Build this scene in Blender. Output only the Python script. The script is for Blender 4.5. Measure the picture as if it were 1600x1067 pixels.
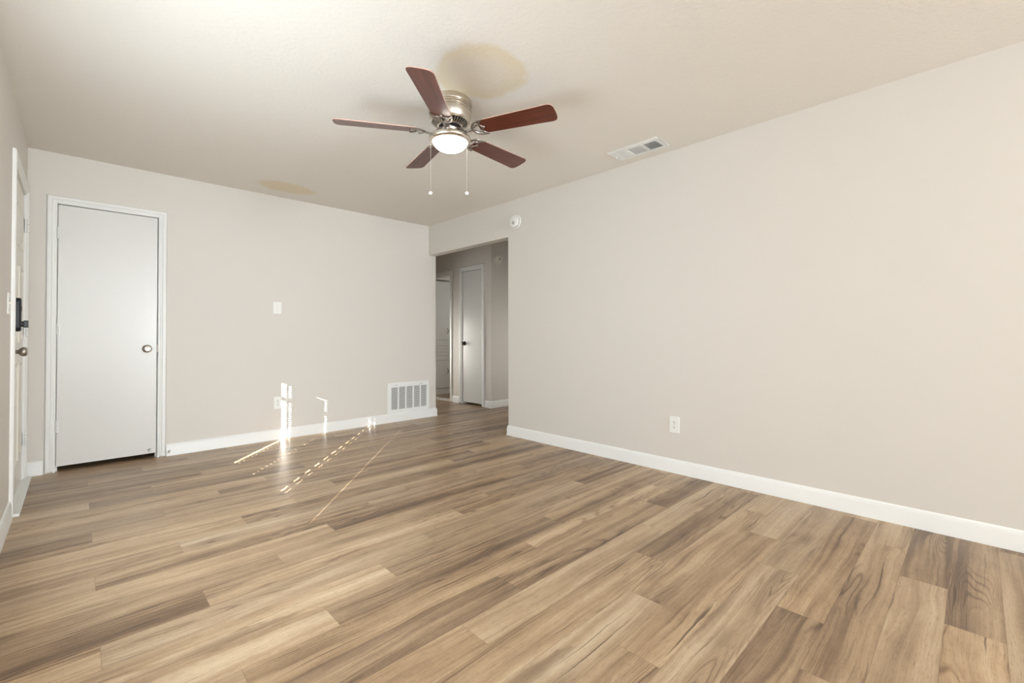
import bpy, bmesh, math, random
from mathutils import Vector, Matrix
PI = math.pi
random.seed(7)
for o in list(bpy.data.objects): bpy.data.objects.remove(o, do_unlink=True)
scn = bpy.context.scene
COL = scn.collection

# ------------------------------------------------------------------ camera
F, YAW, PITCH, ROLL = 703.58, 0.768964, 0.012336, -0.002055
CAM = Vector((-3.24692, -4.88992, 1.034628))
def cam_axes():
    cy, sy, cp, sp, cr, sr = math.cos(YAW), math.sin(YAW), math.cos(PITCH), math.sin(PITCH), math.cos(ROLL), math.sin(ROLL)
    fwd = Vector((sy*cp, cy*cp, sp)); right = Vector((cy, -sy, 0)); up = right.cross(fwd)
    return right*cr + up*sr, -right*sr + up*cr, fwd
cd = bpy.data.cameras.new('camera'); cam = bpy.data.objects.new('camera', cd); COL.objects.link(cam)
r_, u_, f_ = cam_axes()
m = Matrix((r_, u_, -f_)).transposed().to_4x4(); m.translation = CAM
cam.matrix_world = m
cd.sensor_width = 36; cd.lens = F/1600*36; cd.shift_y = -17.78/1600; cd.clip_start = .02
scn.camera = cam

# ------------------------------------------------------------------ world, sun, front window daylight, added fill lights
w = bpy.data.worlds.new('sky'); scn.world = w; w.use_nodes = True
bg = w.node_tree.nodes['Background']; bg.inputs[0].default_value = (.62, .78, 1, 1); bg.inputs[1].default_value = 1.0
SDX, SDY, SDZ = .6626, .7489, -.327
sl = bpy.data.lights.new('sun', 'SUN'); sl.energy = 29; sl.angle = math.radians(.12); sl.color = (1, .97, .92)
so = bpy.data.objects.new('sun', sl); COL.objects.link(so)
so.rotation_euler = Vector((SDX, SDY, SDZ)).to_track_quat('-Z', 'Y').to_euler(); so.location = (-9, -9, 5)
def area(name, loc, direction, sx, sy, power, color, spread=PI):
    l = bpy.data.lights.new(name, 'AREA'); l.shape = 'RECTANGLE'; l.size = sx; l.size_y = sy
    l.energy = power; l.color = color; l.spread = spread
    o = bpy.data.objects.new(name, l); COL.objects.link(o); o.location = loc
    o.rotation_euler = Vector(direction).to_track_quat('-Z', 'Y').to_euler()
    return o
area('front_window_daylight', (-3.49, -2.9, 1.32), (1, .15, .14), 1.8, 1.4, 30, (.79, .90, 1))
area('rear_fill', (-.9, -10.8, 1.35), (-.12, 1, .30), 1.4, 2.0, 188, (.87, .935, 1))  # added fill from the far end of the room
area('hall_fill', (2.7, -1.3, .9), (-1, .72, -.02), .9, 1.1, 3, (1, .94, .86), 1.5)  # added fill to lift the hall, no source modelled
area('hall_end_fill', (.2, 1.9, .85), (.62, -1, -.1), .4, .9, 4, (1, .96, .9), 1.6)  # added fill aimed at the narrow hall door, no source modelled
area('bathroom_fill', (2.6, 1.2, 1.5), (-1, 0, -.1), .6, .9, 3.2, (.95, .97, 1))  # added fill for the linen cabinet, no source modelled

scn.view_settings.view_transform = 'Standard'; scn.view_settings.look = 'None'
scn.view_settings.exposure = 0.73; scn.view_settings.gamma = 1.0
scn.view_settings.use_curve_mapping = False

# ------------------------------------------------------------------ helpers
def tag(o, label=None, cat=None, group=None, kind=None):
    if label: o['label'] = label
    if cat: o['category'] = cat
    if group: o['group'] = group
    if kind: o['kind'] = kind
    return o
def thing(name, label, cat, loc=(0, 0, 0), rz=0, group=None):
    o = bpy.data.objects.new(name, None); COL.objects.link(o); o.empty_display_size = .1
    o.location = loc; o.rotation_euler = (0, 0, rz)
    return tag(o, label, cat, group)
def obj(name, bm, mat, parent=None, smooth=False, bevel=0, label=None, matrix=None):
    bmesh.ops.remove_doubles(bm, verts=bm.verts, dist=1e-6)
    bmesh.ops.recalc_face_normals(bm, faces=bm.faces)
    me = bpy.data.meshes.new(name); bm.to_mesh(me); bm.free()
    mats = mat if isinstance(mat, (list, tuple)) else [mat]
    for x in mats: me.materials.append(x)
    o = bpy.data.objects.new(name, me); COL.objects.link(o)
    if parent: o.parent = parent
    if matrix is not None: o.matrix_local = matrix
    if smooth:
        for p in me.polygons: p.use_smooth = True
        try: me.set_sharp_from_angle(angle=math.radians(38))
        except Exception: pass
    if bevel:
        b = o.modifiers.new('bevel', 'BEVEL'); b.width = bevel; b.segments = 2; b.limit_method = 'ANGLE'; b.angle_limit = math.radians(40)
    if label: o['label'] = label
    return o
def struct(name, bm, mat, parent=None, label=None, **k):
    o = obj(name, bm, mat, parent, **k)
    if parent is None: o['kind'] = 'structure'
    if label: o['label'] = label
    return o
def box(bm, x0, x1, y0, y1, z0, z1, mi=0, M=None):
    vs = [Vector((x, y, z)) for z in (z0, z1) for y in (y0, y1) for x in (x0, x1)]
    if M is not None: vs = [M @ v for v in vs]
    v = [bm.verts.new(p) for p in vs]
    for f in ((0, 2, 3, 1), (4, 5, 7, 6), (0, 1, 5, 4), (2, 6, 7, 3), (0, 4, 6, 2), (1, 3, 7, 5)):
        fa = bm.faces.new([v[i] for i in f]); fa.material_index = mi
def boxes(*bs):
    bm = bmesh.new()
    for b in bs: box(bm, *b)
    return bm
def lathe(bm, prof, n=48, M=None, mi=0, close=False):
    """prof: list of (r, z) around z."""
    rings = []
    for r, z in prof:
        if r < 1e-6:
            p = Vector((0, 0, z)); rings.append([bm.verts.new(M @ p if M is not None else p)])
        else:
            rg = []
            for i in range(n):
                a = 2*PI*i/n; p = Vector((r*math.cos(a), r*math.sin(a), z))
                rg.append(bm.verts.new(M @ p if M is not None else p))
            rings.append(rg)
    for A, B in zip(rings, rings[1:]):
        for i in range(n):
            j = (i+1) % n
            if len(A) == 1 and len(B) == 1: continue
            if len(A) == 1: f = bm.faces.new((A[0], B[i], B[j]))
            elif len(B) == 1: f = bm.faces.new((A[i], B[0], A[j]))
            else: f = bm.faces.new((A[i], B[i], B[j], A[j]))
            f.material_index = mi
def tube(bm, pts, rad, n=10, flat=1.0, up=Vector((0, 0, 1)), M=None):
    pts = [Vector(p) for p in pts]; rings = []
    rads = rad if isinstance(rad, (list, tuple)) else [rad]*len(pts)
    for i, p in enumerate(pts):
        t = (pts[min(i+1, len(pts)-1)] - pts[max(i-1, 0)]).normalized()
        s = t.cross(up)
        if s.length < 1e-4: s = t.cross(Vector((1, 0, 0)))
        s.normalize(); q = s.cross(t).normalized(); rg = []
        for k in range(n):
            a = 2*PI*k/n
            v = p + s*math.cos(a)*rads[i] + q*math.sin(a)*rads[i]*flat
            rg.append(bm.verts.new(M @ v if M is not None else v))
        rings.append(rg)
    for A, B in zip(rings, rings[1:]):
        for k in range(n): bm.faces.new((A[k], B[k], B[(k+1) % n], A[(k+1) % n]))
    bm.faces.new(rings[0]); bm.faces.new(list(reversed(rings[-1])))
def bez(ps, n=12):
    """Catmull-Rom through points"""
    ps = [Vector(p) for p in ps]; P = [ps[0]*2-ps[1]] + ps + [ps[-1]*2-ps[-2]]; out = []
    for i in range(1, len(P)-2):
        for k in range(n):
            t = k/n; a, b, c, d = P[i-1], P[i], P[i+1], P[i+2]
            out.append(.5*((2*b)+(c-a)*t+(2*a-5*b+4*c-d)*t*t+(3*b-a-3*c+d)*t**3))
    out.append(ps[-1]); return out
def prism(bm, poly, z0, z1, M=None, mi=0):
    lo = [Vector((x, y, z0)) for x, y in poly]; hi = [Vector((x, y, z1)) for x, y in poly]
    if M is not None: lo = [M @ v for v in lo]; hi = [M @ v for v in hi]
    a = [bm.verts.new(v) for v in lo]; b = [bm.verts.new(v) for v in hi]; n = len(poly)
    f = bm.faces.new(list(reversed(a))); f.material_index = mi
    f = bm.faces.new(b); f.material_index = mi
    for i in range(n):
        f = bm.faces.new((a[i], a[(i+1) % n], b[(i+1) % n], b[i])); f.material_index = mi
def rrect(w, h, r, n=6):
    out = []
    for cx, cy, a0 in ((w/2-r, h/2-r, 0), (-w/2+r, h/2-r, 90), (-w/2+r, -h/2+r, 180), (w/2-r, -h/2+r, 270)):
        for k in range(n+1):
            a = math.radians(a0+90*k/n); out.append((cx+r*math.cos(a), cy+r*math.sin(a)))
    return out
# wall frames: local (a along wall seen from the front to the right, b up, n out of the wall)
def wallM(origin, n):
    n = Vector(n).normalized(); b = Vector((0, 0, 1)); a = b.cross(n)
    M = Matrix((a, b, n)).transposed().to_4x4(); M.translation = Vector(origin); return M
def sweep(bm, path, prof, M, closed=False):
    """path: 2D polyline in (a,b); prof: (offset to the left of travel, height n). mitred."""
    n = len(path); rings = []
    for i in range(n):
        p = Vector(path[i])
        d0 = (Vector(path[i])-Vector(path[i-1])).normalized() if (i > 0 or closed) else None
        d1 = (Vector(path[(i+1) % n])-Vector(path[i])).normalized() if (i < n-1 or closed) else None
        d0 = d0 or d1; d1 = d1 or d0
        n0 = Vector((-d0.y, d0.x)); n1 = Vector((-d1.y, d1.x)); mm = (n0+n1); mm = mm/(mm.dot(n0))
        rings.append([bm.verts.new(M @ Vector((p.x+mm.x*o, p.y+mm.y*o, t))) for o, t in prof])
    k = len(prof)
    rng = range(n) if closed else range(n-1)
    for i in rng:
        A, B = rings[i], rings[(i+1) % n]
        for j in range(k): bm.faces.new((A[j], A[(j+1) % k], B[(j+1) % k], B[j]))
    if not closed:
        bm.faces.new(rings[0]); bm.faces.new(list(reversed(rings[-1])))

# ------------------------------------------------------------------ materials
def mat(name, color, rough=.5, metal=0, bump=0, bscale=200, spec=.5, coat=0, emit=None, es=0, detail=2):
    m = bpy.data.materials.new(name); m.use_nodes = True; nt = m.node_tree; b = nt.nodes['Principled BSDF']
    b.inputs['Base Color'].default_value = (*color, 1); b.inputs['Roughness'].default_value = rough
    b.inputs['Metallic'].default_value = metal; b.inputs['Specular IOR Level'].default_value = spec
    b.inputs['Coat Weight'].default_value = coat; b.inputs['Coat Roughness'].default_value = .15
    if emit: b.inputs['Emission Color'].default_value = (*emit, 1); b.inputs['Emission Strength'].default_value = es
    if bump:
        tc = nt.nodes.new('ShaderNodeTexCoord'); n = nt.nodes.new('ShaderNodeTexNoise'); bp = nt.nodes.new('ShaderNodeBump')
        n.inputs['Scale'].default_value = bscale; n.inputs['Detail'].default_value = detail
        bp.inputs['Strength'].default_value = bump; bp.inputs['Distance'].default_value = .002
        nt.links.new(tc.outputs['Object'], n.inputs['Vector']); nt.links.new(n.outputs['Fac'], bp.inputs['Height'])
        nt.links.new(bp.outputs['Normal'], b.inputs['Normal'])
    return m
def lin(r, g, b):
    f = lambda c: (c/255/12.92) if c/255 <= .04045 else ((c/255+.055)/1.055)**2.4
    return (f(r), f(g), f(b))
WALL = lin(223, 218, 210)
M_wall = mat('wall_paint', WALL, .55, bump=.12, bscale=90, spec=.3)
M_trim = mat('white_trim_paint', lin(240, 240, 237), .38, bump=.03, bscale=60)
M_door = mat('white_gloss_door_paint', lin(226, 225, 221), .27, bump=.4, bscale=5, spec=.5)
M_fdoor = mat('cream_door_paint', lin(232, 228, 216), .3, bump=.05, bscale=40)
M_nickel = mat('brushed_nickel', (.66, .61, .54), .27, 1)
M_pewter = mat('pewter_iron', (.36, .33, .30), .34, 1)
M_nickeld = mat('satin_nickel_knob', (.36, .33, .29), .38, 1)
M_bronze = mat('dark_bronze_knob', (.10, .085, .075), .3, 1)
M_black = mat('black_plastic', (.012, .013, .016), .35)
M_dark = mat('dark_void', (.01, .01, .01), .9)
M_plastic = mat('white_plastic', lin(243, 243, 238), .35)
M_plastic2 = mat('almond_plastic', lin(246, 240, 227), .35)
M_grille = mat('white_enamel', lin(242, 243, 240), .35)
M_cab = mat('white_cabinet_paint', lin(225, 224, 218), .4)
M_blind = mat('white_blind_slat', lin(235, 232, 225), .5)
M_chain = mat('pull_chain_white', lin(215, 212, 205), .4)
M_tape = mat('rough_wood', lin(170, 130, 85), .7)
M_alu = mat('pewter_hinge', (.5, .5, .5), .35, .8)

def N(nt, t, **k):
    n = nt.nodes.new(t)
    for a, v in k.items(): setattr(n, a, v)
    return n
def math_(nt, op, a, b=None, c=None, clamp=False):
    n = N(nt, 'ShaderNodeMath', operation=op, use_clamp=clamp)
    for i, v in enumerate((a, b, c)):
        if v is None: continue
        if isinstance(v, (int, float)): n.inputs[i].default_value = v
        else: nt.links.new(v, n.inputs[i])
    return n.outputs[0]
def mixc(nt, fac, a, b, mode='MIX'):
    n = N(nt, 'ShaderNodeMix', data_type='RGBA', blend_type=mode)
    for i, v in ((0, fac), (6, a), (7, b)):
        if isinstance(v, (int, float)): n.inputs[i].default_value = v
        elif isinstance(v, tuple): n.inputs[i].default_value = (*v, 1)
        else: nt.links.new(v, n.inputs[i])
    return n.outputs[2]
def ramp(nt, fac, stops, interp='LINEAR'):
    n = N(nt, 'ShaderNodeValToRGB'); n.color_ramp.interpolation = interp
    e = n.color_ramp.elements
    while len(e) < len(stops): e.new(.5)
    for i, (p, c) in enumerate(stops):
        e[i].position = p; e[i].color = (*c, 1) if isinstance(c, tuple) else (c, c, c, 1)
    nt.links.new(fac, n.inputs[0]); return n.outputs[0]
def noise(nt, vec, scale, detail=3, rough=.5, dist=0):
    n = N(nt, 'ShaderNodeTexNoise'); n.inputs['Scale'].default_value = scale; n.inputs['Detail'].default_value = detail
    n.inputs['Roughness'].default_value = rough; n.inputs['Distortion'].default_value = dist
    nt.links.new(vec, n.inputs['Vector']); return n.outputs['Fac']
def mapping(nt, vec, scale=(1, 1, 1), loc=(0, 0, 0)):
    n = N(nt, 'ShaderNodeMapping'); n.inputs['Scale'].default_value = scale; n.inputs['Location'].default_value = loc
    nt.links.new(vec, n.inputs['Vector']); return n.outputs[0]

# ceiling: same paint, knock-down texture, two soft-edged yellowish patches
def make_ceiling():
    m = mat('ceiling_paint', WALL, .7, spec=.2); nt = m.node_tree; b = nt.nodes['Principled BSDF']
    tc = N(nt, 'ShaderNodeTexCoord').outputs['Object']
    wob = noise(nt, tc, 6, 3)
    sep = N(nt, 'ShaderNodeSeparateXYZ'); nt.links.new(tc, sep.inputs[0]); X, Y = sep.outputs[0], sep.outputs[1]
    def blob(cx, cy, rx, ry):
        dx = math_(nt, 'MULTIPLY', math_(nt, 'SUBTRACT', X, cx), 1/rx); dy = math_(nt, 'MULTIPLY', math_(nt, 'SUBTRACT', Y, cy), 1/ry)
        d = math_(nt, 'SQRT', math_(nt, 'ADD', math_(nt, 'MULTIPLY', dx, dx), math_(nt, 'MULTIPLY', dy, dy)))
        d = math_(nt, 'ADD', d, math_(nt, 'MULTIPLY', math_(nt, 'SUBTRACT', wob, .5), .5))
        return d
    d1 = blob(-1.70, -3.05, .27, .26); d2 = blob(-1.82, -.36, .28, .17)
    s1 = ramp(nt, d1, [(0, .35), (.45, .45), (.85, .9), (1.0, 0.0)])
    s2 = ramp(nt, d2, [(0, .9), (.75, .9), (1.0, 0.0)])
    s = math_(nt, 'MAXIMUM', s1, s2)
    CE = lin(239, 234, 225); c = mixc(nt, s, CE, tuple(a*b_ for a, b_ in zip(CE, (.93, .86, .70))))
    nt.links.new(c, b.inputs['Base Color'])
    n1 = noise(nt, tc, 45, 4, .6); n1 = ramp(nt, n1, [(.45, 0.0), (.6, 1.0)])
    n2 = noise(nt, tc, 130, 3, .6)
    h = math_(nt, 'ADD', n1, math_(nt, 'MULTIPLY', n2, .5))
    bp = N(nt, 'ShaderNodeBump'); bp.inputs['Strength'].default_value = .22; bp.inputs['Distance'].default_value = .003
    nt.links.new(h, bp.inputs['Height']); nt.links.new(bp.outputs[0], b.inputs['Normal'])
    return m
M_ceil = make_ceiling()

# vinyl plank floor
PW = .1505; PL = 1.245
def make_floor_mat():
    m = mat('oak_vinyl_plank', (.4, .3, .2), .3); nt = m.node_tree; b = nt.nodes['Principled BSDF']
    uv = N(nt, 'ShaderNodeUVMap', uv_map='Grain').outputs[0]
    loc = N(nt, 'ShaderNodeUVMap', uv_map='Local').outputs[0]
    at = N(nt, 'ShaderNodeAttribute', attribute_name='tone'); ts = N(nt, 'ShaderNodeSeparateColor'); nt.links.new(at.outputs['Color'], ts.inputs[0])
    r, g, bl = ts.outputs
    # warped coordinates: slow wander of the grain
    warp = noise(nt, mapping(nt, uv, (1.6, 4, 1)), 1, 2, .5)
    warp2 = math_(nt, 'MULTIPLY', math_(nt, 'SUBTRACT', warp, .5), .075)
    wv = noise(nt, mapping(nt, uv, (9, 12, 1)), 1, 2, .5)
    warp2 = math_(nt, 'ADD', warp2, math_(nt, 'MULTIPLY', math_(nt, 'SUBTRACT', wv, .5), .008))
    sp = N(nt, 'ShaderNodeSeparateXYZ'); nt.links.new(uv, sp.inputs[0])
    v2 = math_(nt, 'ADD', sp.outputs[1], warp2)
    cb = N(nt, 'ShaderNodeCombineXYZ'); nt.links.new(sp.outputs[0], cb.inputs[0]); nt.links.new(v2, cb.inputs[1]); W = cb.outputs[0]
    broad = noise(nt, mapping(nt, W, (.55, 13, 1)), 1, 2, .5)
    streak = noise(nt, mapping(nt, W, (1.0, 60, 1)), 1, 4, .6)
    fine = noise(nt, mapping(nt, W, (3.5, 300, 1)), 1, 3, .7)
    pores = noise(nt, mapping(nt, W, (22, 420, 1), (5, 5, 0)), 1, 2, .6)
    cloud = noise(nt, mapping(nt, uv, (5, 11, 1)), 1, 4, .65)
    saw = noise(nt, mapping(nt, uv, (160, 40, 1)), 1, 2, .6)
    rw = noise(nt, mapping(nt, W, (.7, 7.5, 1), (2, 8, 0)), 1, 1, .5)
    ring = math_(nt, 'SINE', math_(nt, 'MULTIPLY', rw, 170)); ring = math_(nt, 'MULTIPLY_ADD', ring, .5, .5)
    ring = math_(nt, 'POWER', ring, 4)
    ringmask = ramp(nt, noise(nt, mapping(nt, uv, (1.1, 4.5, 1), (7, 3, 0)), 1, 1), [(.5, 0.0), (.60, 1.0)])
    def dev(x, k): return math_(nt, 'MULTIPLY', math_(nt, 'SUBTRACT', x, .5), k)
    val = math_(nt, 'ADD', dev(broad, .66), dev(streak, .36))
    for x, k in ((fine, .22), (cloud, .24), (saw, .08), (r, .23)): val = math_(nt, 'ADD', val, dev(x, k))
    val = math_(nt, 'ADD', val, .5)
    rg = math_(nt, 'MULTIPLY', math_(nt, 'MULTIPLY', ring, .16), ringmask)
    val = math_(nt, 'SUBTRACT', val, rg)
    col = ramp(nt, val, [(.22, lin(86, 64, 45)), (.34, lin(124, 98, 73)), (.46, lin(163, 135, 104)), (.58, lin(187, 159, 126)), (.78, lin(218, 196, 165))])
    col = mixc(nt, math_(nt, 'MULTIPLY', g, .35), col, lin(146, 130, 112), 'MIX')
    # dark drawn-out cracks
    ck = noise(nt, mapping(nt, W, (1.3, 75, 1), (3, 9, 0)), 1, 2, .5)
    ckm = ramp(nt, noise(nt, mapping(nt, uv, (1.4, 9, 1), (11, 5, 0)), 1, 1), [(.46, 0.0), (.58, 1.0)])
    ckf = math_(nt, 'MULTIPLY', ramp(nt, ck, [(.30, .85), (.385, 0.0)]), ckm)
    col = mixc(nt, ckf, col, lin(78, 58, 44))
    # knots with a dark smear along the grain
    kw = noise(nt, mapping(nt, uv, (22, 36, 1)), 1, 3)
    def knots(sx, sy, off, thr, stops):
        nonlocal col
        vo = N(nt, 'ShaderNodeTexVoronoi', feature='F1'); vo.inputs['Scale'].default_value = 1
        kv = N(nt, 'ShaderNodeVectorMath', operation='ADD'); nt.links.new(mapping(nt, uv, (sx, sy, 1), off), kv.inputs[0])
        kc = N(nt, 'ShaderNodeCombineXYZ'); nt.links.new(math_(nt, 'MULTIPLY', kw, .16), kc.inputs[0]); nt.links.new(math_(nt, 'MULTIPLY', kw, .20), kc.inputs[1]); nt.links.new(kc.outputs[0], kv.inputs[1])
        nt.links.new(kv.outputs[0], vo.inputs['Vector'])
        cs = N(nt, 'ShaderNodeSeparateColor'); nt.links.new(vo.outputs['Color'], cs.inputs[0])
        on = math_(nt, 'GREATER_THAN', cs.outputs[0], thr)
        k1 = math_(nt, 'MULTIPLY', ramp(nt, vo.outputs['Distance'], stops), on)
        col = mixc(nt, k1, col, lin(78, 58, 44))
    knots(2.6, 6.5, (0, 0, 0), .74, [(0.0, .9), (.04, .8), (.08, .35), (.20, .12), (.34, 0.0)])
    knots(1.1, 8, (4, 2, 0), .70, [(0.0, .55), (.15, .35), (.35, 0.0)])
    # pores
    col = mixc(nt, ramp(nt, pores, [(.30, .55), (.43, 0.0)]), col, lin(105, 82, 62))
    # seams
    sl_ = N(nt, 'ShaderNodeSeparateXYZ'); nt.links.new(loc, sl_.inputs[0])
    ev = math_(nt, 'MINIMUM', sl_.outputs[1], math_(nt, 'SUBTRACT', PW, sl_.outputs[1]))
    eu = math_(nt, 'MINIMUM', sl_.outputs[0], math_(nt, 'SUBTRACT', PL, sl_.outputs[0]))
    e = math_(nt, 'MINIMUM', ev, eu)
    seam = ramp(nt, math_(nt, 'MULTIPLY', e, 100), [(0.0, .5), (.06, .35), (.13, 0.0)])
    col = mixc(nt, seam, col, lin(95, 72, 54))
    nt.links.new(col, b.inputs['Base Color'])
    ro = math_(nt, 'MULTIPLY_ADD', fine, .16, .25); nt.links.new(ro, b.inputs['Roughness'])
    b.inputs['Specular IOR Level'].default_value = .30
    bp = N(nt, 'ShaderNodeBump'); bp.inputs['Strength'].default_value = .18; bp.inputs['Distance'].default_value = .0008
    hh = math_(nt, 'SUBTRACT', math_(nt, 'ADD', fine, math_(nt, 'MULTIPLY', streak, .6)), math_(nt, 'MULTIPLY', seam, 2))
    nt.links.new(hh, bp.inputs['Height']); nt.links.new(bp.outputs[0], b.inputs['Normal'])
    return m
M_floor = make_floor_mat()

def make_blade_mat():
    m = mat('cherry_blade', (.2, .06, .03), .3, coat=.3); nt = m.node_tree; b = nt.nodes['Principled BSDF']
    tc = N(nt, 'ShaderNodeTexCoord').outputs['Object']
    n1 = noise(nt, mapping(nt, tc, (2.5, 60, 3)), 1, 4, .6, .3)
    n2 = noise(nt, mapping(nt, tc, (20, 420, 3)), 1, 3, .6)
    v = math_(nt, 'MULTIPLY_ADD', n2, .35, math_(nt, 'MULTIPLY', n1, .65))
    c = ramp(nt, v, [(.3, lin(62, 24, 15)), (.5, lin(92, 42, 28)), (.7, lin(118, 60, 42))])
    nt.links.new(c, b.inputs['Base Color']); return m
M_blade = make_blade_mat()
M_edge = mat('blade_edge', lin(200, 165, 150), .5)
M_bowl = mat('frosted_bowl', (.95, .95, .95), .3, emit=(1, .93, .82), es=6)
M_bowl2 = mat('added_lamp_bowl', (.95, .95, .95), .3, emit=(1, .96, .9), es=1.6)

# ------------------------------------------------------------------ room shell
H = 2.44; XL = -3.516; YR = -11.0; T = .108; YO = -1.479; HB = 2.068
XA = 1.008; YB = -.066
# (row, right end of plank): brightness, greyness
TONES = [(5, -1.64, (.95, .8, 0)), (7, -1.0, (.95, .7, 0)), (3, -1.0, (.9, .8, 0)), (9, -.41, (.85, .3, 0)), (6, -.1, (.3, .5, 0)), (6, -1.33, (.65, .4, 0)),
         (0, .55, (.1, .6, 0)), (0, -.69, (.8, .7, 0)), (1, -.38, (.45, .4, 0)), (1, -1.62, (.35, .5, 0)), (4, -.69, (.5, .3, 0)), (10, -2.56, (.9, .4, 0)), (14, -2.56, (.3, .5, 0)),
         (13, -2.88, (.2, .3, 0)), (13, -1.62, (.75, .4, 0)), (16, -3.18, (.85, .6, 0)), (16, -1.93, (.3, .3, 0)), (11, -2.24, (.75, .3, 0)), (8, -.7, (.25, .5, 0)), (5, -.4, (.7, .3, 0)), (4, -1.94, (.2, .5, 0))]
def build_floor():
    bm = bmesh.new(); ug = bm.loops.layers.uv.new('Grain'); ul = bm.loops.layers.uv.new('Local')
    ct = bm.loops.layers.float_color.new('tone')
    rnd = random.Random(21)
    # tones read off the floor for a few planks (row, left end): brightness, grey
    for rr in range(-44, 54):
        y1 = -(4.797-PW*rr) + PW; y0 = y1 - PW
        cls = (2-rr) % 4; x = -.07-.31125*cls
        while x > -3.6: x -= PL
        x -= PL
        while x < 3.3:
            a, b_ = max(x, XL-.15), min(x+PL, 3.3)
            ya, yb = max(y0, YR-.1), min(y1, 3.2)
            tone = (rnd.random(), rnd.random(), rnd.random()); ou, ov = rnd.uniform(0, 60), rnd.uniform(0, 60)
            fl = rnd.random() < .5
            for (tr, te, tv) in TONES:
                if tr == rr and abs(te-(x+PL)) < .1: tone = tv
            if b_ > a and yb > ya:
                vs = [bm.verts.new((p, q, 0)) for p, q in ((a, ya), (b_, ya), (b_, yb), (a, yb))]
                f = bm.faces.new(vs)
                for lp in f.loops:
                    px, py = lp.vert.co.x, lp.vert.co.y
                    lu, lv = px-x, py-y0
                    lp[ul].uv = (lu, lv)
                    if fl: lu, lv = PL-lu, PW-lv
                    lp[ug].uv = (lu+ou, lv+ov); lp[ct] = (*tone, 1)
            x += PL
    me = bpy.data.meshes.new('floor'); bm.to_mesh(me); bm.free(); me.materials.append(M_floor)
    o = bpy.data.objects.new('floor', me); COL.objects.link(o); o['kind'] = 'structure'
    o['label'] = 'brown oak-look plank floor running through room and hall'
    # slab below closes the floor edge
    return o
build_floor()
struct('ceiling', boxes((XL-.12, 3.4, YR-.12, 3.4, H, H+.1)), M_ceil, label='beige textured ceiling with faint yellow patches')
# back wall with closet door opening
CX0, CX1, DZ = -3.358, -2.742, 2.052
struct('wall_back', boxes((XL, CX0-.02, 0, T, 0, H), (CX0-.02, CX1+.02, 0, T, DZ+.02, H), (CX1+.02, T, 0, T, 0, H)), M_wall, label='beige back wall with closet door and return grille')
struct('wall_right', boxes((0, T, YR, YO, 0, H), (0, T, YO, 0, HB, H)), M_wall, label='long bare beige right wall with opening to hall')
WY0, WY1, WZ0, WZ1 = -3.86, -1.96, .585, 2.05
FY0, FY1, FZ = -1.0, -.13, 2.05
XO = XL-.12
struct('wall_left', boxes((XO, XL, YR, WY0, 0, H), (XO, XL, WY0, WY1, 0, WZ0), (XO, XL, WY0, WY1, WZ1, H), (XO, XL, WY1, FY0-.02, 0, H),
                          (XO, XL, FY0-.02, FY1+.02, FZ+.02, H), (XO, XL, FY1+.02, T, 0, H)), M_wall, label='beige left wall with front door')
RX0, RX1, RZ0, RZ1 = -1.6, -.2, .35, 2.35
struct('wall_rear', boxes((XO, RX0, YR-.12, YR, 0, H), (RX1, T, YR-.12, YR, 0, H), (RX0, RX1, YR-.12, YR, 0, RZ0), (RX0, RX1, YR-.12, YR, RZ1, H)), M_wall, label='beige rear wall behind the camera')
# hall and rooms beyond
BY0, BY1 = .915, 1.67
HY0, HY1 = .14, .605
XA2 = XA+T
struct('wall_hall', boxes((XA, XA2, YB, HY0-.015, 0, H), (XA, XA2, HY0-.015, HY1+.015, 2.03, H), (XA, XA2, HY1+.015, BY0-.015, 0, H),
                          (XA, XA2, BY0-.015, BY1+.015, 2.01, H), (XA, XA2, BY1+.015, 3.1, 0, H)), M_wall, label='hall wall with white door and bathroom doorway')
struct('wall_hall_side', boxes((XA2, 3.2, YB, YB+T, 0, H)), M_wall, label='hall wall holding the round smoke detector')
struct('wall_hall_left', boxes((0.0, T, T, 3.1, 0, H)), M_wall)
struct('wall_hall_end', boxes((0, 3.2, 3.1, 3.2, 0, H)), M_wall)
struct('wall_hall_far', boxes((3.2, 3.3, -3.1, 3.2, 0, H)), M_wall)
struct('wall_hall_near', boxes((T, 3.2, -3.2, -3.1, 0, H)), M_wall)
struct('wall_bathroom_back', boxes((XA2, 3.2, 2.25, 2.3, 0, H)), M_wall)
struct('wall_bathroom_soffit', boxes((XA2, 3.2, 1.70, 2.25, 2.03, H)), M_wall)
struct('wall_hall_closet', boxes((XA2, 3.2, .66, .74, 0, H)), M_wall)
struct('wall_closet', boxes((XL, -2.3, .75, .8, 0, H), (-2.35, -2.3, T, .75, 0, H), (XO, XL, T, .8, 0, H)), M_wall)
# porch roof outside that shades the top of the front window
struct('ceiling_porch', boxes((-3.56-1.75, XO, -11.0, .6, 2.315, 2.42)), M_trim, label='porch roof outside the front window')

struct('rear_sun_block', boxes((-7.5, 1.0, -16.3, YR-.12, 2.42, 2.52)), M_trim, label='added roof slab blocking the sun from the rear opening')  # unseen slab added to stop sun entering the rear opening
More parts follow.
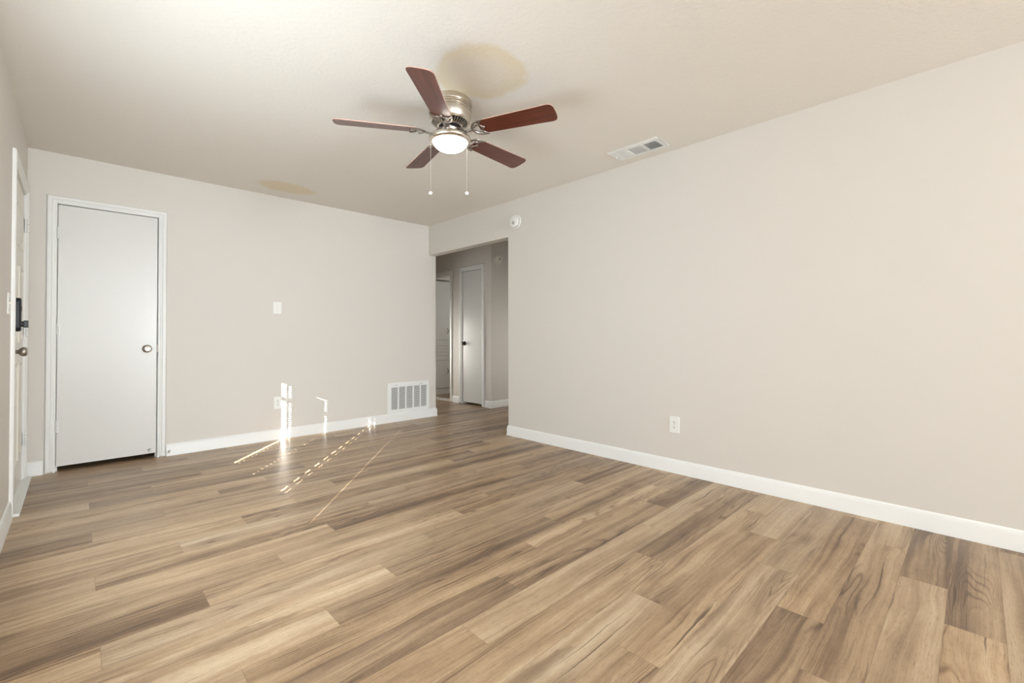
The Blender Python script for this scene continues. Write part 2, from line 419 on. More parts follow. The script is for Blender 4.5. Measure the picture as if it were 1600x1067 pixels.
# ------------------------------------------------------------------ trim
CAS = [(0, -.004), (0, .006), (.003, .0085), (.014, .0085), (.0155, .012), (.020, .0135), (.026, .0135), (.028, .0105), (.031, .0165), (.048, .0185), (.055, .0165), (.060, .009), (.060, -.004)]
def casing(name, M, a0, a1, top, z0=.012, width=.060, label=None):
    s = width/.060
    bm = bmesh.new(); pr = [(o*s, t) for o, t in CAS]
    sweep(bm, [(a1, z0), (a1, top), (a0, top), (a0, z0)], [(-o, t) for o, t in pr], M)
    return struct(name, bm, M_trim, label=label, smooth=True)
def jamb(bm, M, a0, a1, top, depth, th=.018, stop=.04):
    box(bm, a0-th, a0, 0, top+th, -depth, 0, M=M); box(bm, a1, a1+th, 0, top+th, -depth, 0, M=M); box(bm, a0, a1, top, top+th, -depth, 0, M=M)
    box(bm, a0, a0+.01, 0, top, -depth, -stop, M=M); box(bm, a1-.01, a1, 0, top, -depth, -stop, M=M); box(bm, a0, a1, top-.01, top, -depth, -stop, M=M)
BASE = [(0, 0), (0, .0165), (.008, .0165), (.018, .013), (.078, .0125), (.084, .010), (.093, .0085), (.099, .004), (.102, 0)]
def baseboard(name, runs, z1=1.0, label=None):
    """runs: polylines on the floor plan, room on the left side of travel; mitred corners"""
    bm = bmesh.new()
    for path in runs:
        n = len(path); rings = []
        for i in range(n):
            p = Vector(path[i])
            d0 = (p-Vector(path[i-1])).normalized() if i > 0 else None
            d1 = (Vector(path[i+1])-p).normalized() if i < n-1 else None
            d0 = d0 or d1; d1 = d1 or d0
            n0 = Vector((-d0.y, d0.x)); n1 = Vector((-d1.y, d1.x)); mm = n0+n1; mm = mm/mm.dot(n0)
            rings.append([bm.verts.new((p.x+mm.x*t, p.y+mm.y*t, z*z1)) for z, t in BASE])
        k = len(BASE)
        for A, B in zip(rings, rings[1:]):
            for j in range(k): bm.faces.new((A[j], A[(j+1) % k], B[(j+1) % k], B[j]))
        bm.faces.new(rings[0]); bm.faces.new(list(reversed(rings[-1])))
    return struct(name, bm, M_trim, label=label, smooth=True)
baseboard('baseboard_back', [[(T, T), (T, 0), (-2.682, 0)], [(-3.420, 0), (XL, 0)]], 1.03, 'white baseboard along the back wall')
baseboard('baseboard_right', [[(0, YR), (0, YO), (T, YO)]], 1.0, 'white baseboard along the long right wall')
baseboard('baseboard_left', [[(XL, -1.062), (XL, YR)]], 1.0, 'white baseboard along the left wall')
baseboard('baseboard_hall', [[(3.2, YB), (XA, YB), (XA, .072)][::-1][::-1], [(XA, .672), (XA, .848)]], 1.0, 'white baseboard along the hall wall')
MB = wallM((0, 0, 0), (0, -1, 0))           # back wall: a = +x? (b x n)
# for n=(0,-1,0): a = z x n = (1,0,0)
# ---- closet door (door_2)
casing('trim_2', MB, CX0, CX1, DZ+.004, .014, .056, 'white moulded casing around the closet door')
bm = bmesh.new(); jamb(bm, MB, CX0+.002, CX1-.002, DZ+.002, T)
struct('trim_3', bm, M_trim, label='white door jamb lining the closet opening')
bm = bmesh.new(); box(bm, CX0+.006, CX1-.008, .004, .039, .042, DZ-.003)
d2 = struct('door_2', bm, M_door, label='white flush closet door with round nickel knob', bevel=.0015)
def hinge(parent, loc, n, h=.09, mat_=None, name='hinge', leaves=True, side=1):
    M = wallM(loc, n); bm = bmesh.new()
    if leaves: box(bm, -.017, .017, -h/2, h/2, -.002, .0025, M=M)
    for k in range(5):
        z = -h/2 + h*k/5
        lathe(bm, [(0, z+.0008), (.0062, z+.0014), (.0074, z+.0024), (.0074, z+h/5-.0024), (.0062, z+h/5-.0014), (0, z+h/5-.0008)], 12,
              M @ Matrix.Translation((.004, 0, .013)) @ Matrix(((1, 0, 0, 0), (0, 0, 1, 0), (0, 1, 0, 0), (0, 0, 0, 1))))
    return obj(name, bm, mat_ or M_trim, parent, smooth=True)
for z in (1.832, 1.088, .347): hinge(d2, (CX0+.003, 0, z), (0, -1, 0))
def knob(parent, loc, n, mat_, s=1.0, name='door_knob'):
    M = wallM(loc, n); bm = bmesh.new()
    pf = [(0, -.002), (.033, -.002), (.033, .004), (.029, .009), (.020, .012), (.012, .015), (.011, .026), (.014, .031), (.022, .036),
          (.0265, .043), (.0275, .050), (.0265, .058), (.023, .0635), (.016, .0655), (.010, .0645), (0, .0635)]
    lathe(bm, [(r*s, z*s) for r, z in pf], 40, M)
    return obj(name, bm, mat_, parent, smooth=True)
kb = knob(d2, (-2.815, .004, .93), (0, -1, 0), M_nickeld)
M2 = wallM((-2.815, .004, .93), (0, -1, 0)); bm = bmesh.new()
lathe(bm, [(0, .062), (.006, .062), (.006, .067), (0, .067)], 16, M2); box(bm, -.005, .005, -.0008, .0008, .067, .0685, M=M2)
obj('privacy_slot', bm, M_nickel, kb, smooth=True)
bm = bmesh.new(); box(bm, CX1-.0085, CX1+.004, -.002, .012, .895, .965)
obj('strike_plate', bm, M_bronze, d2)
# ---- front door (door_1)
ML = wallM((XL, 0, 0), (1, 0, 0))            # a = z x n = (0,1,0)
casing('trim_1', ML, FY0, FY1, FZ+.006, 0.02, .062, 'white casing around the front door')
bm = bmesh.new(); jamb(bm, ML, FY0+.002, FY1-.002, FZ+.003, .12)
struct('trim_4', bm, M_trim, label='white jamb lining the front door opening')
bm = bmesh.new(); box(bm, XL-.10, XL-.004, FY0+.004, FY1-.004, 0, .016); box(bm, XL-.004, XL+.042, FY0-.045, FY1+.05, 0, .018)
struct('trim_5', bm, M_trim, label='white threshold board below the front door', bevel=.004)
def front_door():
    bm = bmesh.new(); M = wallM((XL-.006, 0, 0), (1, 0, 0))
    a0, a1, z0, z1 = FY0+.005, FY1-.007, .022, FZ-.003
    box(bm, a0, a1, z0, z1, -.042, 0, M=M)
    o = struct('door_1', bm, M_fdoor, label='cream panelled front door with black keypad lock', bevel=.0015)
    W = a1-a0; st = .115; pw = (W-3*st)/2
    rim = [(0, 0), (.004, .006), (.012, .007), (.020, .003), (.024, 0)]
    inner = [(0, -.001), (.012, .0045), (0.03, .005)]
    def panel(pts, nm='door_panel'):
        b2 = bmesh.new()
        sweep(b2, pts, [(o_, t) for o_, t in [(0, -.001), (.002, .006), (.010, .0075), (.018, .003), (.020, -.001)]], M, closed=True)
        # raised centre field
        cx = sum(p[0] for p in pts)/len(pts); cz = sum(p[1] for p in pts)/len(pts)
        w_ = max(p[0] for p in pts)-min(p[0] for p in pts); h_ = max(p[1] for p in pts)-min(p[1] for p in pts)
        q = [(cx+(p[0]-cx)*(1-.09/w_), cz+(p[1]-cz)*(1-.09/h_)) for p in pts]
        q2 = [(cx+(p[0]-cx)*(1-.13/w_), cz+(p[1]-cz)*(1-.13/h_)) for p in pts]
        A = [b2.verts.new(M @ Vector((x, z, -.001))) for x, z in q]; B = [b2.verts.new(M @ Vector((x, z, .006))) for x, z in q2]
        for i in range(len(q)): b2.faces.new((A[i], A[(i+1) % len(q)], B[(i+1) % len(q)], B[i]))
        b2.faces.new(B)
        obj(nm, b2, M_fdoor, o, smooth=True)
    for c in (a0+st+pw/2, a1-st-pw/2):
        panel([(c-pw/2, .22), (c+pw/2, .22), (c+pw/2, .86), (c-pw/2, .86)])
        panel([(c-pw/2, 1.0), (c+pw/2, 1.0), (c+pw/2, 1.50), (c-pw/2, 1.50)])
    # fan-top panel across the upper part
    cm = (a0+a1)/2; R_ = W/2-st
    pts = [(cm-R_, 1.62)] + [(cm+R_, 1.62)] + [(cm+R_*math.cos(t), 1.66+.24*math.sin(t)) for t in [PI*k/12 for k in range(13)]]
    panel(pts)
    for z in (1.835, 1.09, .30): 
        hinge(o, (XL+.001, FY1-.004, z), (1, 0, 0), .10, M_trim)
    kn = knob(o, (XL-.006, FY0+.065, .945), (1, 0, 0), M_nickeld, 1.0)
    # keypad deadbolt
    ML2 = wallM((XL-.006, FY0+.065, 1.165), (1, 0, 0)); b3 = bmesh.new()
    prism(b3, rrect(.072, .20, .028), -.002, .040, M=ML2)
    lk = obj('keypad_lock', b3, M_black, o, smooth=True, bevel=.008, label='black electronic deadbolt cover')
    b4 = bmesh.new(); MT = ML2 @ Matrix.Translation((0, -.055, .039))
    lathe(b4, [(0, 0), (.017, 0), (.017, .009), (.014, .012), (0, .012)], 24, MT)
    prism(b4, rrect(.012, .042, .005), .010, .030, M=MT)
    obj('thumb_turn', b4, M_black, lk, smooth=True)
    b4 = bmesh.new(); box(b4, -.014, .014, .022, .05, .0385, .0412, M=ML2)
    obj('battery_cover_latch', b4, M_dark, lk)
    return o
front_door()
# ---- hall door (door_3)
MH = wallM((XA, 0, 0), (-1, 0, 0))           # a = -y
casing('trim_6', MH, -HY1, -HY0, 2.012+.014, .01, .063, 'white casing around the narrow hall door')
bm = bmesh.new(); jamb(bm, MH, -HY1+.001, -HY0-.001, 2.018, T)
struct('trim_7', bm, M_trim, label='white jamb lining the narrow hall door')
bm = bmesh.new(); box(bm, XA+.006, XA+.041, HY0+.005, HY1-.005, .032, 2.013)
d3 = struct('door_3', bm, M_door, label='narrow white flush hall door with dark knob', bevel=.0015)
for z in (1.80, 1.086, .332): hinge(d3, (XA+.004, HY0+.012, z), (-1, 0, 0), .09)
knob(d3, (XA+.006, .552, .919), (-1, 0, 0), M_bronze)
# ---- bathroom doorway
casing('trim_8', MH, -BY1, -BY0, 2.0+.006, .01, .062, 'white casing around the open bathroom doorway')
bm = bmesh.new(); jamb(bm, MH, -BY1+.001, -BY0-.001, 2.0, T)
struct('trim_9', bm, M_trim, label='white jamb lining the bathroom doorway')
bm = bmesh.new(); box(bm, XA-.006, XA+.02, BY0, BY1, 0, .010); box(bm, XA+.085, XA+.105, BY0, BY1, 0, .010)
struct('trim_10', bm, M_trim, label='pale threshold strip on the floor of the bathroom doorway')

# ------------------------------------------------------------------ front window with blinds
bm = bmesh.new()
for z0, z1 in ((WZ0, WZ0+.03), (1.305, 1.335), (WZ1-.03, WZ1)): box(bm, XO+.02, XO+.05, WY0, WY1, z0, z1)
for y0, y1 in ((WY0, WY0+.03), (WY1-.03, WY1), (-2.925, -2.895)): box(bm, XO+.02, XO+.05, y0, y1, WZ0, WZ1)
bm2 = boxes((XL-.03, XL+.02, WY0-.02, WY1+.02, WZ0-.02, WZ0))
w1 = struct('window_1', bm2, M_trim, label='white sill of the front window outside the picture')
obj('window_frame', bm, M_trim, w1)
bm = bmesh.new()
for x0, x1, z0, z1 in ((RX0, RX0+.05, RZ0, RZ1), (RX1-.05, RX1, RZ0, RZ1), (RX0, RX1, RZ0, RZ0+.05), (RX0, RX1, RZ1-.05, RZ1), ((RX0+RX1)/2-.025, (RX0+RX1)/2+.025, RZ0, RZ1)):
    box(bm, x0, x1, YR-.09, YR-.04, z0, z1)
struct('added_rear_window', bm, M_trim, label='added white window frame around the rear fill light')  # window added to give the rear fill an opening
# slits (centre, width) between the blind sections, traced back along the sun from the light stripes
slits = [(-2.068, .046, 'open'), (-2.134, .022, 'dots'), (-2.5425, .020, 'dots'), (-3.119, .022, 'dash'), (-3.185, .010, 'dash'), (-3.725, .005, 'faint')]
def blinds():
    t1 = thing('window_blind', 'closed white slatted blind in the front window outside the picture', 'blind', (-3.56, -2.9, WZ0))
    segs = []; y = WY1-.002
    for c, w_, k in slits:
        segs.append((c+w_/2, y)); y = c-w_/2
    segs.append((WY0+.002, y))
    bm = bmesh.new(); p = .0215; z = WZ0+.014
    inv = Matrix.Translation((3.56, 2.9, -WZ0))
    while z < WZ1-.045:
        M = inv @ Matrix.Translation((-3.56, 0, z)) @ Matrix.Rotation(math.radians(70), 4, 'Y')
        for a, b_ in segs:
            if abs(z-1.428) < p/2 and a < -2.44 < b_:      # one bent slat leaves a thin gap
                box(bm, -.0105, .0138, a, -2.44, -.0006, .0006, M=M); a = -2.44
            box(bm, -.0138, .0138, a, b_, -.0006, .0006, M=M)
        for c, w_, k in slits:
            if k == 'dots': box(bm, -.0092, .0092, c-w_/2, c+w_/2, -.0006, .0006, M=M)
        z += p
    obj('slats', bm, M_blind, t1)
    bm = bmesh.new()
    box(bm, -3.585, -3.535, WY0+.002, WY1-.002, WZ1-.045, WZ1-.002, M=inv)
    for c, w_, k in slits:
        if k == 'dash':
            z = WZ0+.03
            while z < WZ1-.06:
                b5 = bmesh.new(); box(b5, -3.562, -3.558, c-w_/2-.002, c+w_/2+.002, z, z+.028, M=inv); obj('slit_dash_bar', b5, M_blind, t1); z += .062  # bars added to break the sun slit into dashes on the floor
    obj('head_rail', bm, M_blind, t1)
    bm = bmesh.new(); 
    for a, b_ in segs: box(bm, -3.57, -3.55, a, b_, WZ0+.001, WZ0+.012, M=inv)
    obj('bottom_rail', bm, M_blind, t1)
blinds()

# ------------------------------------------------------------------ ceiling fan
def ceiling_fan():
    CX, CY = -1.646, -2.706
    fan = thing('ceiling_fan', 'brushed nickel ceiling fan with five cherry brown blades and a glowing bowl light', 'ceiling fan', (CX, CY, H))
    def L(z): return z-H
    bm = bmesh.new()
    lathe(bm, [(0, 0), (.121, 0), (.127, -.003), (.131, -.010), (.1315, -.030), (.130, -.036), (.1245, -.038), (.1245, -.042), (.1285, -.044), (.1285, -.050),
               (.1225, -.052), (.1225, -.056), (.1265, -.058), (.1262, -.064), (.1215, -.066), (.1215, -.069), (.1245, -.071), (.1235, -.090), (.1205, -.108),
               (.1155, -.122), (.1145, -.124)], 72)
    hs = obj('motor_housing', bm, M_nickel, fan, smooth=True)
    bm = bmesh.new()
    lathe(bm, [(.1145, -.122), (.112, -.127), (.107, -.129), (.070, -.150), (.066, -.150), (0, -.150)], 72)
    vp = obj('vent_plate', bm, M_dark, fan, smooth=True)
    bm = bmesh.new()
    lathe(bm, [(.1150, -.1225), (.1150, -.129), (.1085, -.1335), (.1040, -.1325), (.1060, -.1265)], 72)
    lathe(bm, [(.074, -.146), (.075, -.152), (.066, -.156), (.0655, -.150)], 72)
    for k in range(36):
        a = 2*PI*k/36
        M = Matrix.Rotation(a, 4, 'Z')
        box(bm, .070, .108, -.0022, .0022, -.154, -.146, M=M @ Matrix.Translation((0, 0, -.0)) @ Matrix.Translation((.089, 0, -.150)) @ Matrix.Rotation(-.52, 4, 'Y') @ Matrix.Translation((-.089, 0, .158)))
    obj('vent_ribs', bm, M_nickel, vp, smooth=True)
    bm = bmesh.new(); lathe(bm, [(.058, -.150), (.060, -.156), (.060, -.166), (.052, -.170), (0, -.170)], 40)
    obj('rotor_hub', bm, M_black, fan, smooth=True)
    # blades
    a0 = 3.8602; BZ = -.190; R_ = .660
    def blade_mesh():
        # outline along +x, width along y
        r0, r1 = .195, R_; w0, w1 = .112, .138
        out = []
        out += [(r0+.004, -w0/2+.004), (r0+.02, -w0/2)]
        for t in (.25, .5, .75): out.append((r0+(r1-r0)*t, -(w0+(w1-w0)*t)/2))
        out += [(r1-.035, -w1/2), (r1-.018, -w1/2+.004), (r1-.008, -w1/2+.014), (r1-.002, -w1/2+.032), (r1, 0), (r1-.002, w1/2-.032), (r1-.008, w1/2-.014), (r1-.018, w1/2-.004), (r1-.035, w1/2)]
        for t in (.75, .5, .25): out.append((r0+(r1-r0)*t, (w0+(w1-w0)*t)/2))
        out += [(r0+.02, w0/2), (r0+.004, w0/2-.004)]
        out += [(r0, w0/2-.02), (r0, -w0/2+.02)]
        bm = bmesh.new(); prism(bm, out, -.003, .003)
        for f in bm.faces:
            if abs(f.normal.z) < .5: f.material_index = 1
        bm.normal_update()
        for f in bm.faces: f.material_index = 0 if abs(f.normal.z) > .5 else 1
        return bm
    def iron_mesh():
        bm = bmesh.new()
        # neck from rotor sagging out to the blade
        nk = bez([(.050, 0, .026), (.072, 0, .014), (.092, 0, -.006), (.118, 0, -.014), (.150, 0, -.008)], 8)
        tube(bm, nk, [.0085]*len(nk), 10, .7)
        for s in (-1, 1):
            # crescent horn sweeping outward over the blade root
            c = bez([(.150, 0, -.007), (.158, .022*s, -.008), (.178, .046*s, -.008), (.212, .060*s, -.007), (.238, .064*s, -.006)], 8)
            n = len(c); tube(bm, c, [.0085*(1-.72*(i/(n-1))**2) for i in range(n)], 10, .7)
            c = bez([(.238, .064*s, -.006), (.218, .048*s, -.006), (.206, .030*s, -.006), (.212, .012*s, -.006), (.226, .0, -.006)], 8)
            n = len(c); tube(bm, c, [.0035+.0025*math.sin(PI*i/(n-1)) for i in range(n)], 8, .7)
            c = bez([(.154, .004*s, -.007), (.176, .018*s, -.007), (.192, .022*s, -.006), (.206, .030*s, -.006)], 8)
            tube(bm, c, .0042, 8, .7)
            c = bez([(.166, .030*s, -.007), (.182, .030*s, -.007), (.196, .034*s, -.006), (.206, .030*s, -.006)], 8)
            tube(bm, c, .0032, 8, .7)
            lathe(bm, [(0, -.010), (.005, -.009), (.006, -.006), (.006, -.003)], 12, Matrix.Translation((.216, .050*s, 0)))
        lathe(bm, [(0, -.012), (.007, -.010), (.009, -.006), (.009, -.003)], 14, Matrix.Translation((.222, 0, 0)))
        return bm
    b0 = i0 = None
    for k in range(5):
        ang = a0 - k*2*PI/5
        M = Matrix.Translation((0, 0, BZ)) @ Matrix.Rotation(ang, 4, 'Z') @ Matrix.Rotation(math.radians(-12), 4, 'X')
        if b0 is None:
            b0 = obj('blade', blade_mesh(), [M_blade, M_edge], fan); bb = b0
            i0 = obj('blade_iron', iron_mesh(), M_pewter, b0, smooth=True)
        else:
            bb = b0.copy(); COL.objects.link(bb); ii = i0.copy(); COL.objects.link(ii); ii.parent = bb
        bb.matrix_local = M
    # light kit
    bm = bmesh.new()
    lathe(bm, [(0, -.150), (.046, -.150), (.052, -.154), (.053, -.160), (.053, -.182), (.050, -.186), (.054, -.190), (.060, -.196), (.085, -.204), (.110, -.212),
               (.122, -.220), (.1255, -.229), (.1245, -.239), (.118, -.246), (.106, -.249), (.103, -.244), (.095, -.236), (0, -.236)], 72)
    lk = obj('light_fitter', bm, M_nickel, fan, smooth=True)
    bm = bmesh.new()
    box(bm, -.0045, .0045, -.0555, -.050, -.182, -.165, M=Matrix.Rotation(math.radians(30), 4, 'Z'))
    obj('reverse_switch', bm, M_black, lk)
    bm = bmesh.new(); pf = [(.103, -.243)]
    for k in range(1, 13):
        t = k/12*PI/2; pf.append((.103*math.cos(t) if k < 12 else 0, -.243-.060*math.sin(t)))
    lathe(bm, pf, 64)
    obj('light_bowl', bm, M_bowl, lk, smooth=True, label='frosted white glass bowl, lit')
    for dx, dy, zb in ((-.092, .069, -.557), (.080, -.060, -.550)):
        bm = bmesh.new(); tube(bm, [(dx, dy, -.225), (dx, dy, zb+.008)], .0005, 6)
        z = -.235
        while z > zb+.01:
            lathe(bm, [(0, z+.0009), (.0009, z), (0, z-.0009)], 6, Matrix.Translation((dx, dy, 0))); z -= .006
        ch = obj('pull_chain', bm, M_chain, fan, smooth=True)
        bm = bmesh.new(); lathe(bm, [(0, .010), (.004, .009), (.010, .005), (.012, 0), (.010, -.005), (.006, -.009), (0, -.010)], 20, Matrix.Translation((dx, dy, zb)))
        obj('pull_ball', bm, M_plastic, ch, smooth=True)
ceiling_fan()

# ------------------------------------------------------------------ wall devices
def smoke_detector(loc, n, mat_, label, spin=0):
    t = thing('smoke_detector', label, 'smoke detector', loc)
    M = wallM((0, 0, 0), n) @ Matrix.Rotation(spin, 4, 'Z'); bm = bmesh.new()
    lathe(bm, [(0, 0), (.068, 0), (.069, .004), (.069, .012), (.066, .014), (.062, .014)], 56, M)
    obj('mounting_base', bm, mat_, t, smooth=True)
    bm = bmesh.new()
    lathe(bm, [(.058, .013), (.0605, .016), (.0605, .030), (.057, .036), (.050, .0395), (.046, .0375), (.042, .040), (.020, .042), (0, .0425)], 56, M)
    c = obj('cover', bm, mat_, t, smooth=True)
    bm = bmesh.new()
    for k in range(24):
        a = 2*PI*k/24; box(bm, .0598, .0612, -.004, .004, .019, .027, M=M @ Matrix.Rotation(a, 4, 'Z'))
    obj('vent_slots', bm, mat('slot_grey', (.28, .27, .25), .6), c); bm = bmesh.new()
    for k in range(-3, 4): box(bm, -.018, .018, .0045*k-.001-.014, .0045*k+.001-.014, .0415, .0432, M=M)
    obj('sounder_grille', bm, mat('slot_grey', (.28, .27, .25), .6), c)
    bm = bmesh.new(); lathe(bm, [(0, .0405), (.010, .0405), (.010, .0445), (.008, .0455), (0, .0455)], 24, M @ Matrix.Translation((.008, .022, 0)))
    obj('test_button', bm, mat_, c, smooth=True)
    bm = bmesh.new(); lathe(bm, [(0, .040), (.003, .040), (.003, .0435), (0, .044)], 12, M @ Matrix.Translation((-.016, .022, 0)))
    obj('indicator_light', bm, mat('indicator', (.3, .25, .2), .3), c, smooth=True)
smoke_detector((0, -1.600, 2.205), (-1, 0, 0), M_plastic, 'white smoke detector high on the bright right wall beside the hall opening')
smoke_detector((1.128, YB, 2.132), (0, -1, 0), M_plastic2, 'smoke detector on the shadowed hall wall beside the narrow door', spin=2.2)

def outlet(loc, n, label, w_=.076, h_=.122, pm=None):
    t = thing('wall_outlet', label, 'outlet', loc)
    M = wallM((0, 0, 0), n); pm = pm or M_plastic; bm = bmesh.new()
    prism(bm, rrect(w_, h_, .004, 3), 0, .0055, M=M)
    obj('cover_plate', bm, pm, t, bevel=.002)
    for s in (-1, 1):
        bm = bmesh.new(); Mo = M @ Matrix.Translation((0, .0195*s, 0))
        pts = [(x, y) for x, y in [(.0165*math.cos(a), max(-.0125, min(.0125, .0165*math.sin(a)))) for a in [2*PI*k/28 for k in range(28)]]]
        prism(bm, pts, .005, .0075, M=Mo)
        r = obj('receptacle', bm, pm, t)
        bm = bmesh.new()
        box(bm, -.0078, -.0058, -.0015, .0075, .0070, .0079, M=Mo); box(bm, .0058, .0078, -.0005, .0065, .0070, .0079, M=Mo)
        lathe(bm, [(0, .0070), (.0028, .0070), (.0028, .0079), (0, .0079)], 12, Mo @ Matrix.Translation((0, -.0075, 0)))
        obj('slots', bm, M_dark, r)
    bm = bmesh.new(); lathe(bm, [(0, .005), (.003, .005), (.003, .0065), (0, .007)], 12, M)
    obj('screw', bm, M_alu, t, smooth=True)
outlet((0, -3.296, .362), (-1, 0, 0), 'white wall outlet low on the long right wall')
outlet((-1.789, 0, .367), (0, -1, 0), 'white wall outlet low on the back wall beside the bright sun stripe')

def switch(loc, n, label, gangs=1, w_=.078, h_=.118):
    t = thing('light_switch', label, 'light switch', loc); M = wallM((0, 0, 0), n); bm = bmesh.new()
    prism(bm, rrect(w_, h_, .004, 3), 0, .0055, M=M)
    obj('cover_plate', bm, M_plastic, t, bevel=.002)
    for g in range(gangs):
        a = (g-(gangs-1)/2)*.046; Mg = M @ Matrix.Translation((a, 0, 0)); bm = bmesh.new()
        box(bm, -.005, .005, -.012, .012, .005, .0068, M=Mg)
        box(bm, -.0035, .0035, -.004, .004, .004, .018, M=Mg @ Matrix.Rotation(math.radians(-28), 4, 'X'))
        tg = obj('toggle', bm, M_plastic2, t, bevel=.001)
        bm = bmesh.new()
        bm.free()
        for z in (-.030, .030):
            bm = bmesh.new(); lathe(bm, [(0, .005), (.003, .005), (.003, .0066), (0, .007)], 12, Mg @ Matrix.Translation((0, z, 0)))
            obj('screw', bm, M_alu, t, smooth=True)
switch((-1.798, 0, 1.318), (0, -1, 0), 'white toggle light switch on the back wall above the outlet')
switch((XL, -1.20, 1.215), (1, 0, 0), 'white toggle light switch on the left wall beside the front door', gangs=2, w_=.115, h_=.118)

def return_grille():
    t = thing('return_air_grille', 'white five-column return air grille low on the back wall beside the hall opening', 'vent', (-.2925, 0, .107))
    M = wallM((0, 0, 0), (0, -1, 0)); W, Hh = .583, .360; bm = bmesh.new()
    cols = [(-.531, -.448), (-.429, -.344), (-.325, -.242), (-.221, -.138), (-.121, -.039)]
    cols = [(a+.2925, b+.2925) for a, b in cols]; z0, z1 = .040, .308
    xs = [-W/2] + [v for c in cols for v in c] + [W/2]
    box(bm, -W/2, W/2, 0, z0, 0, .008, M=M); box(bm, -W/2, W/2, z1, Hh, 0, .008, M=M)
    for i in range(0, len(xs), 2): box(bm, xs[i], xs[i+1], z0, z1, 0, .008, M=M)
    obj('frame', bm, M_grille, t, bevel=.002)
    bm = bmesh.new()
    for a, b in cols:
        n = 24
        for k in range(n):
            z = z0+(k+.5)*(z1-z0)/n
            Mk = M @ Matrix.Translation(((a+b)/2, z, .001)) @ Matrix.Rotation(math.radians(38), 4, 'X')
            box(bm, -(b-a)/2, (b-a)/2, -.0042, .0042, -.0005, .0005, M=Mk)
    obj('louvres', bm, M_grille, t)
    bm = bmesh.new(); box(bm, -W/2+.01, W/2-.01, .01, Hh-.01, -.0004, .0006, M=M)
    obj('filter', bm, mat('grey_filter', (.30, .30, .29), .9), t, label='grey filter behind the louvres')
    for a in (-.178, .172):
        bm = bmesh.new(); box(bm, a-.016, a+.016, .328, .334, .006, .013, M=M)
        obj('latch', bm, M_alu, t, bevel=.001)
return_grille()

def ceiling_vent():
    t = thing('ceiling_vent', 'white rectangular three-section air vent on the ceiling near the right wall', 'vent', (-.2125, -3.1225, H))
    x0, x1, y0, y1 = -.1025, .1025, -.2025, .2025; z = -.007
    ox0, ox1 = -.058, .066; secs = [(-.169, -.070), (-.050, .060), (.085, .168)]
    bm = bmesh.new()
    box(bm, x0, ox0, y0, y1, z, 0); box(bm, ox1, x1, y0, y1, z, 0)
    ys = [y0] + [v for s in secs for v in s] + [y1]
    for i in range(0, len(ys), 2): box(bm, ox0, ox1, ys[i], ys[i+1], z, 0)
    obj('frame', bm, M_grille, t, bevel=.003)
    bm = bmesh.new(); box(bm, ox0-.002, ox1+.002, secs[0][0], secs[-1][1], -.0012, -.0004)
    obj('duct_opening', bm, M_dark, t)
    for i, (a, b) in enumerate(secs):
        bm = bmesh.new()
        if i == 1:
            for k in range(12):
                x = ox0+(k+.5)*(ox1-ox0)/12
                box(bm, -.0055, .0055, a, b, -.0005, .0005, M=Matrix.Translation((x, 0, -.004)) @ Matrix.Rotation(math.radians(-12), 4, 'Y'))
        else:
            s = 1 if i == 0 else -1
            for k in range(8):
                y = a+(k+.5)*(b-a)/8
                box(bm, ox0, ox1, -.0045, .0045, -.0005, .0005, M=Matrix.Translation((0, y, -.0045)) @ Matrix.Rotation(math.radians(s*52), 4, 'X'))
            for k in range(1, 6):
                x = ox0+k*(ox1-ox0)/6; box(bm, x-.0012, x+.0012, a, b, -.0035, -.002)
        obj('louvre_section', bm, M_grille, t)
    bm = bmesh.new(); box(bm, -.004, .004, .178, .184, -.03, -.006, M=Matrix.Rotation(0, 4, 'Z')); box(bm, -.050, -.046, .172, .176, -.022, -.006)
    bm.free(); bm = bmesh.new(); tube(bm, [(-.002, .180, -.004), (-.004, .182, -.024)], .0022, 8)
    obj('damper_lever', bm, M_grille, t, smooth=True)
ceiling_vent()

# door stops by the closet door
t = thing('door_stop', 'small spring door stop at the baseboard beside the closet casing', 'door stop', (-2.662, -.014, .040))
bm = bmesh.new(); c = [(math.cos(k*.9)*.0055*(1-k*.004), -k*.0011, math.sin(k*.9)*.0055*(1-k*.004)) for k in range(46)]
tube(bm, c, .0012, 6); lathe(bm, [(0, 0), (.010, 0), (.010, .004), (.006, .007), (0, .007)], 16, wallM((0, 0, 0), (0, -1, 0)))
obj('spring', bm, M_alu, t, smooth=True)
bm = bmesh.new(); lathe(bm, [(0, .048), (.007, .048), (.0085, .052), (.0085, .062), (.006, .066), (0, .066)], 20, wallM((0, 0, 0), (0, -1, 0)))
obj('rubber_tip', bm, M_plastic, t, smooth=True)
t = thing('door_stop', 'small metal door stop at the lower right corner of the closet door', 'door stop', (-2.795, .004, .075))
bm = bmesh.new(); lathe(bm, [(0, 0), (.009, 0), (.009, .004), (.0045, .007), (.0045, .03), (.008, .032), (.009, .042), (.006, .046), (0, .046)], 20, wallM((0, 0, 0), (0, -1, 0)))
obj('post', bm, M_alu, t, smooth=True)

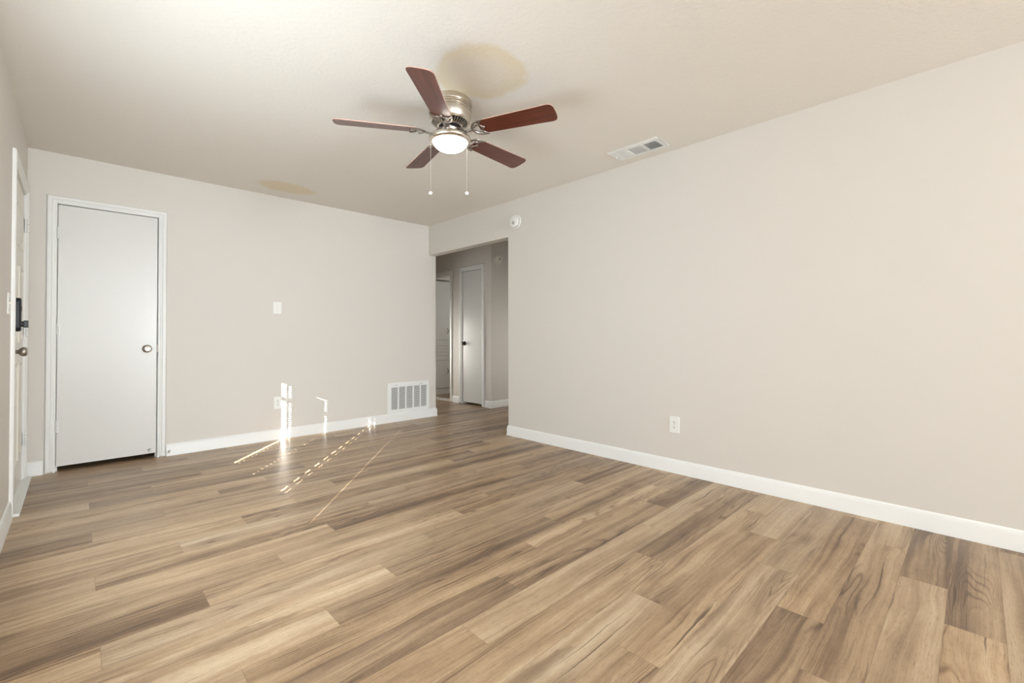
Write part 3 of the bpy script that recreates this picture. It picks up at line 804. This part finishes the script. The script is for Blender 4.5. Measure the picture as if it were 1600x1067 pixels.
# ------------------------------------------------------------------ linen cabinet beyond the bathroom doorway
def linen_cabinet():
    x0, x1 = XA2+.004, 1.64; yf = 1.73; t = thing('linen_cabinet', 'tall white linen cabinet seen through the open bathroom doorway', 'cabinet', ((x0+x1)/2, yf, 0))
    c = (x0+x1)/2; w = x1-x0
    bm = bmesh.new(); box(bm, -w/2, w/2, .018, .45, 0, 2.01); obj('carcass', bm, M_cab, t)
    bm = bmesh.new(); box(bm, -w/2, w/2, .012, .020, 0, .098); obj('toe_board', bm, M_cab, t)
    def front(name, a0, a1, z0, z1): 
        bm = bmesh.new(); box(bm, a0, a1, 0, .018, z0, z1); return obj(name, bm, M_cab, t, bevel=.003)
    g = .003
    up = front('door', -w/2+g, w/2-g, .962, 2.0); lo = front('door', -w/2+g, w/2-g, .108, .598)
    def pull(par, a, z, vert=True):
        bm = bmesh.new()
        p = bez([(a, 0, z-.045), (a, -.022, z-.03), (a, -.026, z), (a, -.022, z+.03), (a, 0, z+.045)], 6) if vert else bez([(a-.045, 0, z), (a-.03, -.02, z), (a+.03, -.02, z), (a+.045, 0, z)], 6)
        tube(bm, p, .005, 8, up=Vector((1, 0, 0))); obj('handle', bm, M_bronze, par, smooth=True, label='dark curved pull')
    pull(up, 1.542-c, 1.124); pull(lo, 1.542-c, .40)
    zs = [.603, .683, .745, .80, .86, .957]
    for a, b in zip(zs, zs[1:]):
        d = front('drawer', -w/2+g, w/2-g, a+.002, b-.002)
        bm = bmesh.new(); lathe(bm, [(0, 0), (.005, 0), (.004, .012), (.011, .018), (.010, .024), (0, .026)], 16, wallM((1.60-c, 0, (a+b)/2), (0, -1, 0)))
        obj('knob', bm, M_bronze, d, smooth=True)
linen_cabinet()

# ------------------------------------------------------------------ added ceiling lamp behind the camera, for the closet door highlight
def added_rear_lamp():
    x, y = -3.0, -6.1
    t = thing('added_ceiling_lamp', 'added round flush glass lamp on the ceiling behind the camera', 'ceiling lamp', (x, y, H))
    bm = bmesh.new(); lathe(bm, [(0, 0), (.15, 0), (.155, -.01), (.15, -.03), (.14, -.032), (0, -.032)], 48); obj('base', bm, M_nickel, t, smooth=True)
    bm = bmesh.new(); lathe(bm, [(.14, -.03)] + [(.14*math.cos(k/10*PI/2) if k < 10 else 0, -.03-.07*math.sin(k/10*PI/2)) for k in range(1, 11)], 48); obj('glass_bowl', bm, M_bowl2, t, smooth=True)
    l = bpy.data.lights.new('added_lamp_light', 'POINT'); l.energy = 16; l.color = (.88, .93, 1); l.shadow_soft_size = .10
    o = bpy.data.objects.new('added_lamp_light', l); COL.objects.link(o); o.location = (x, y, H-.24)
added_rear_lamp()
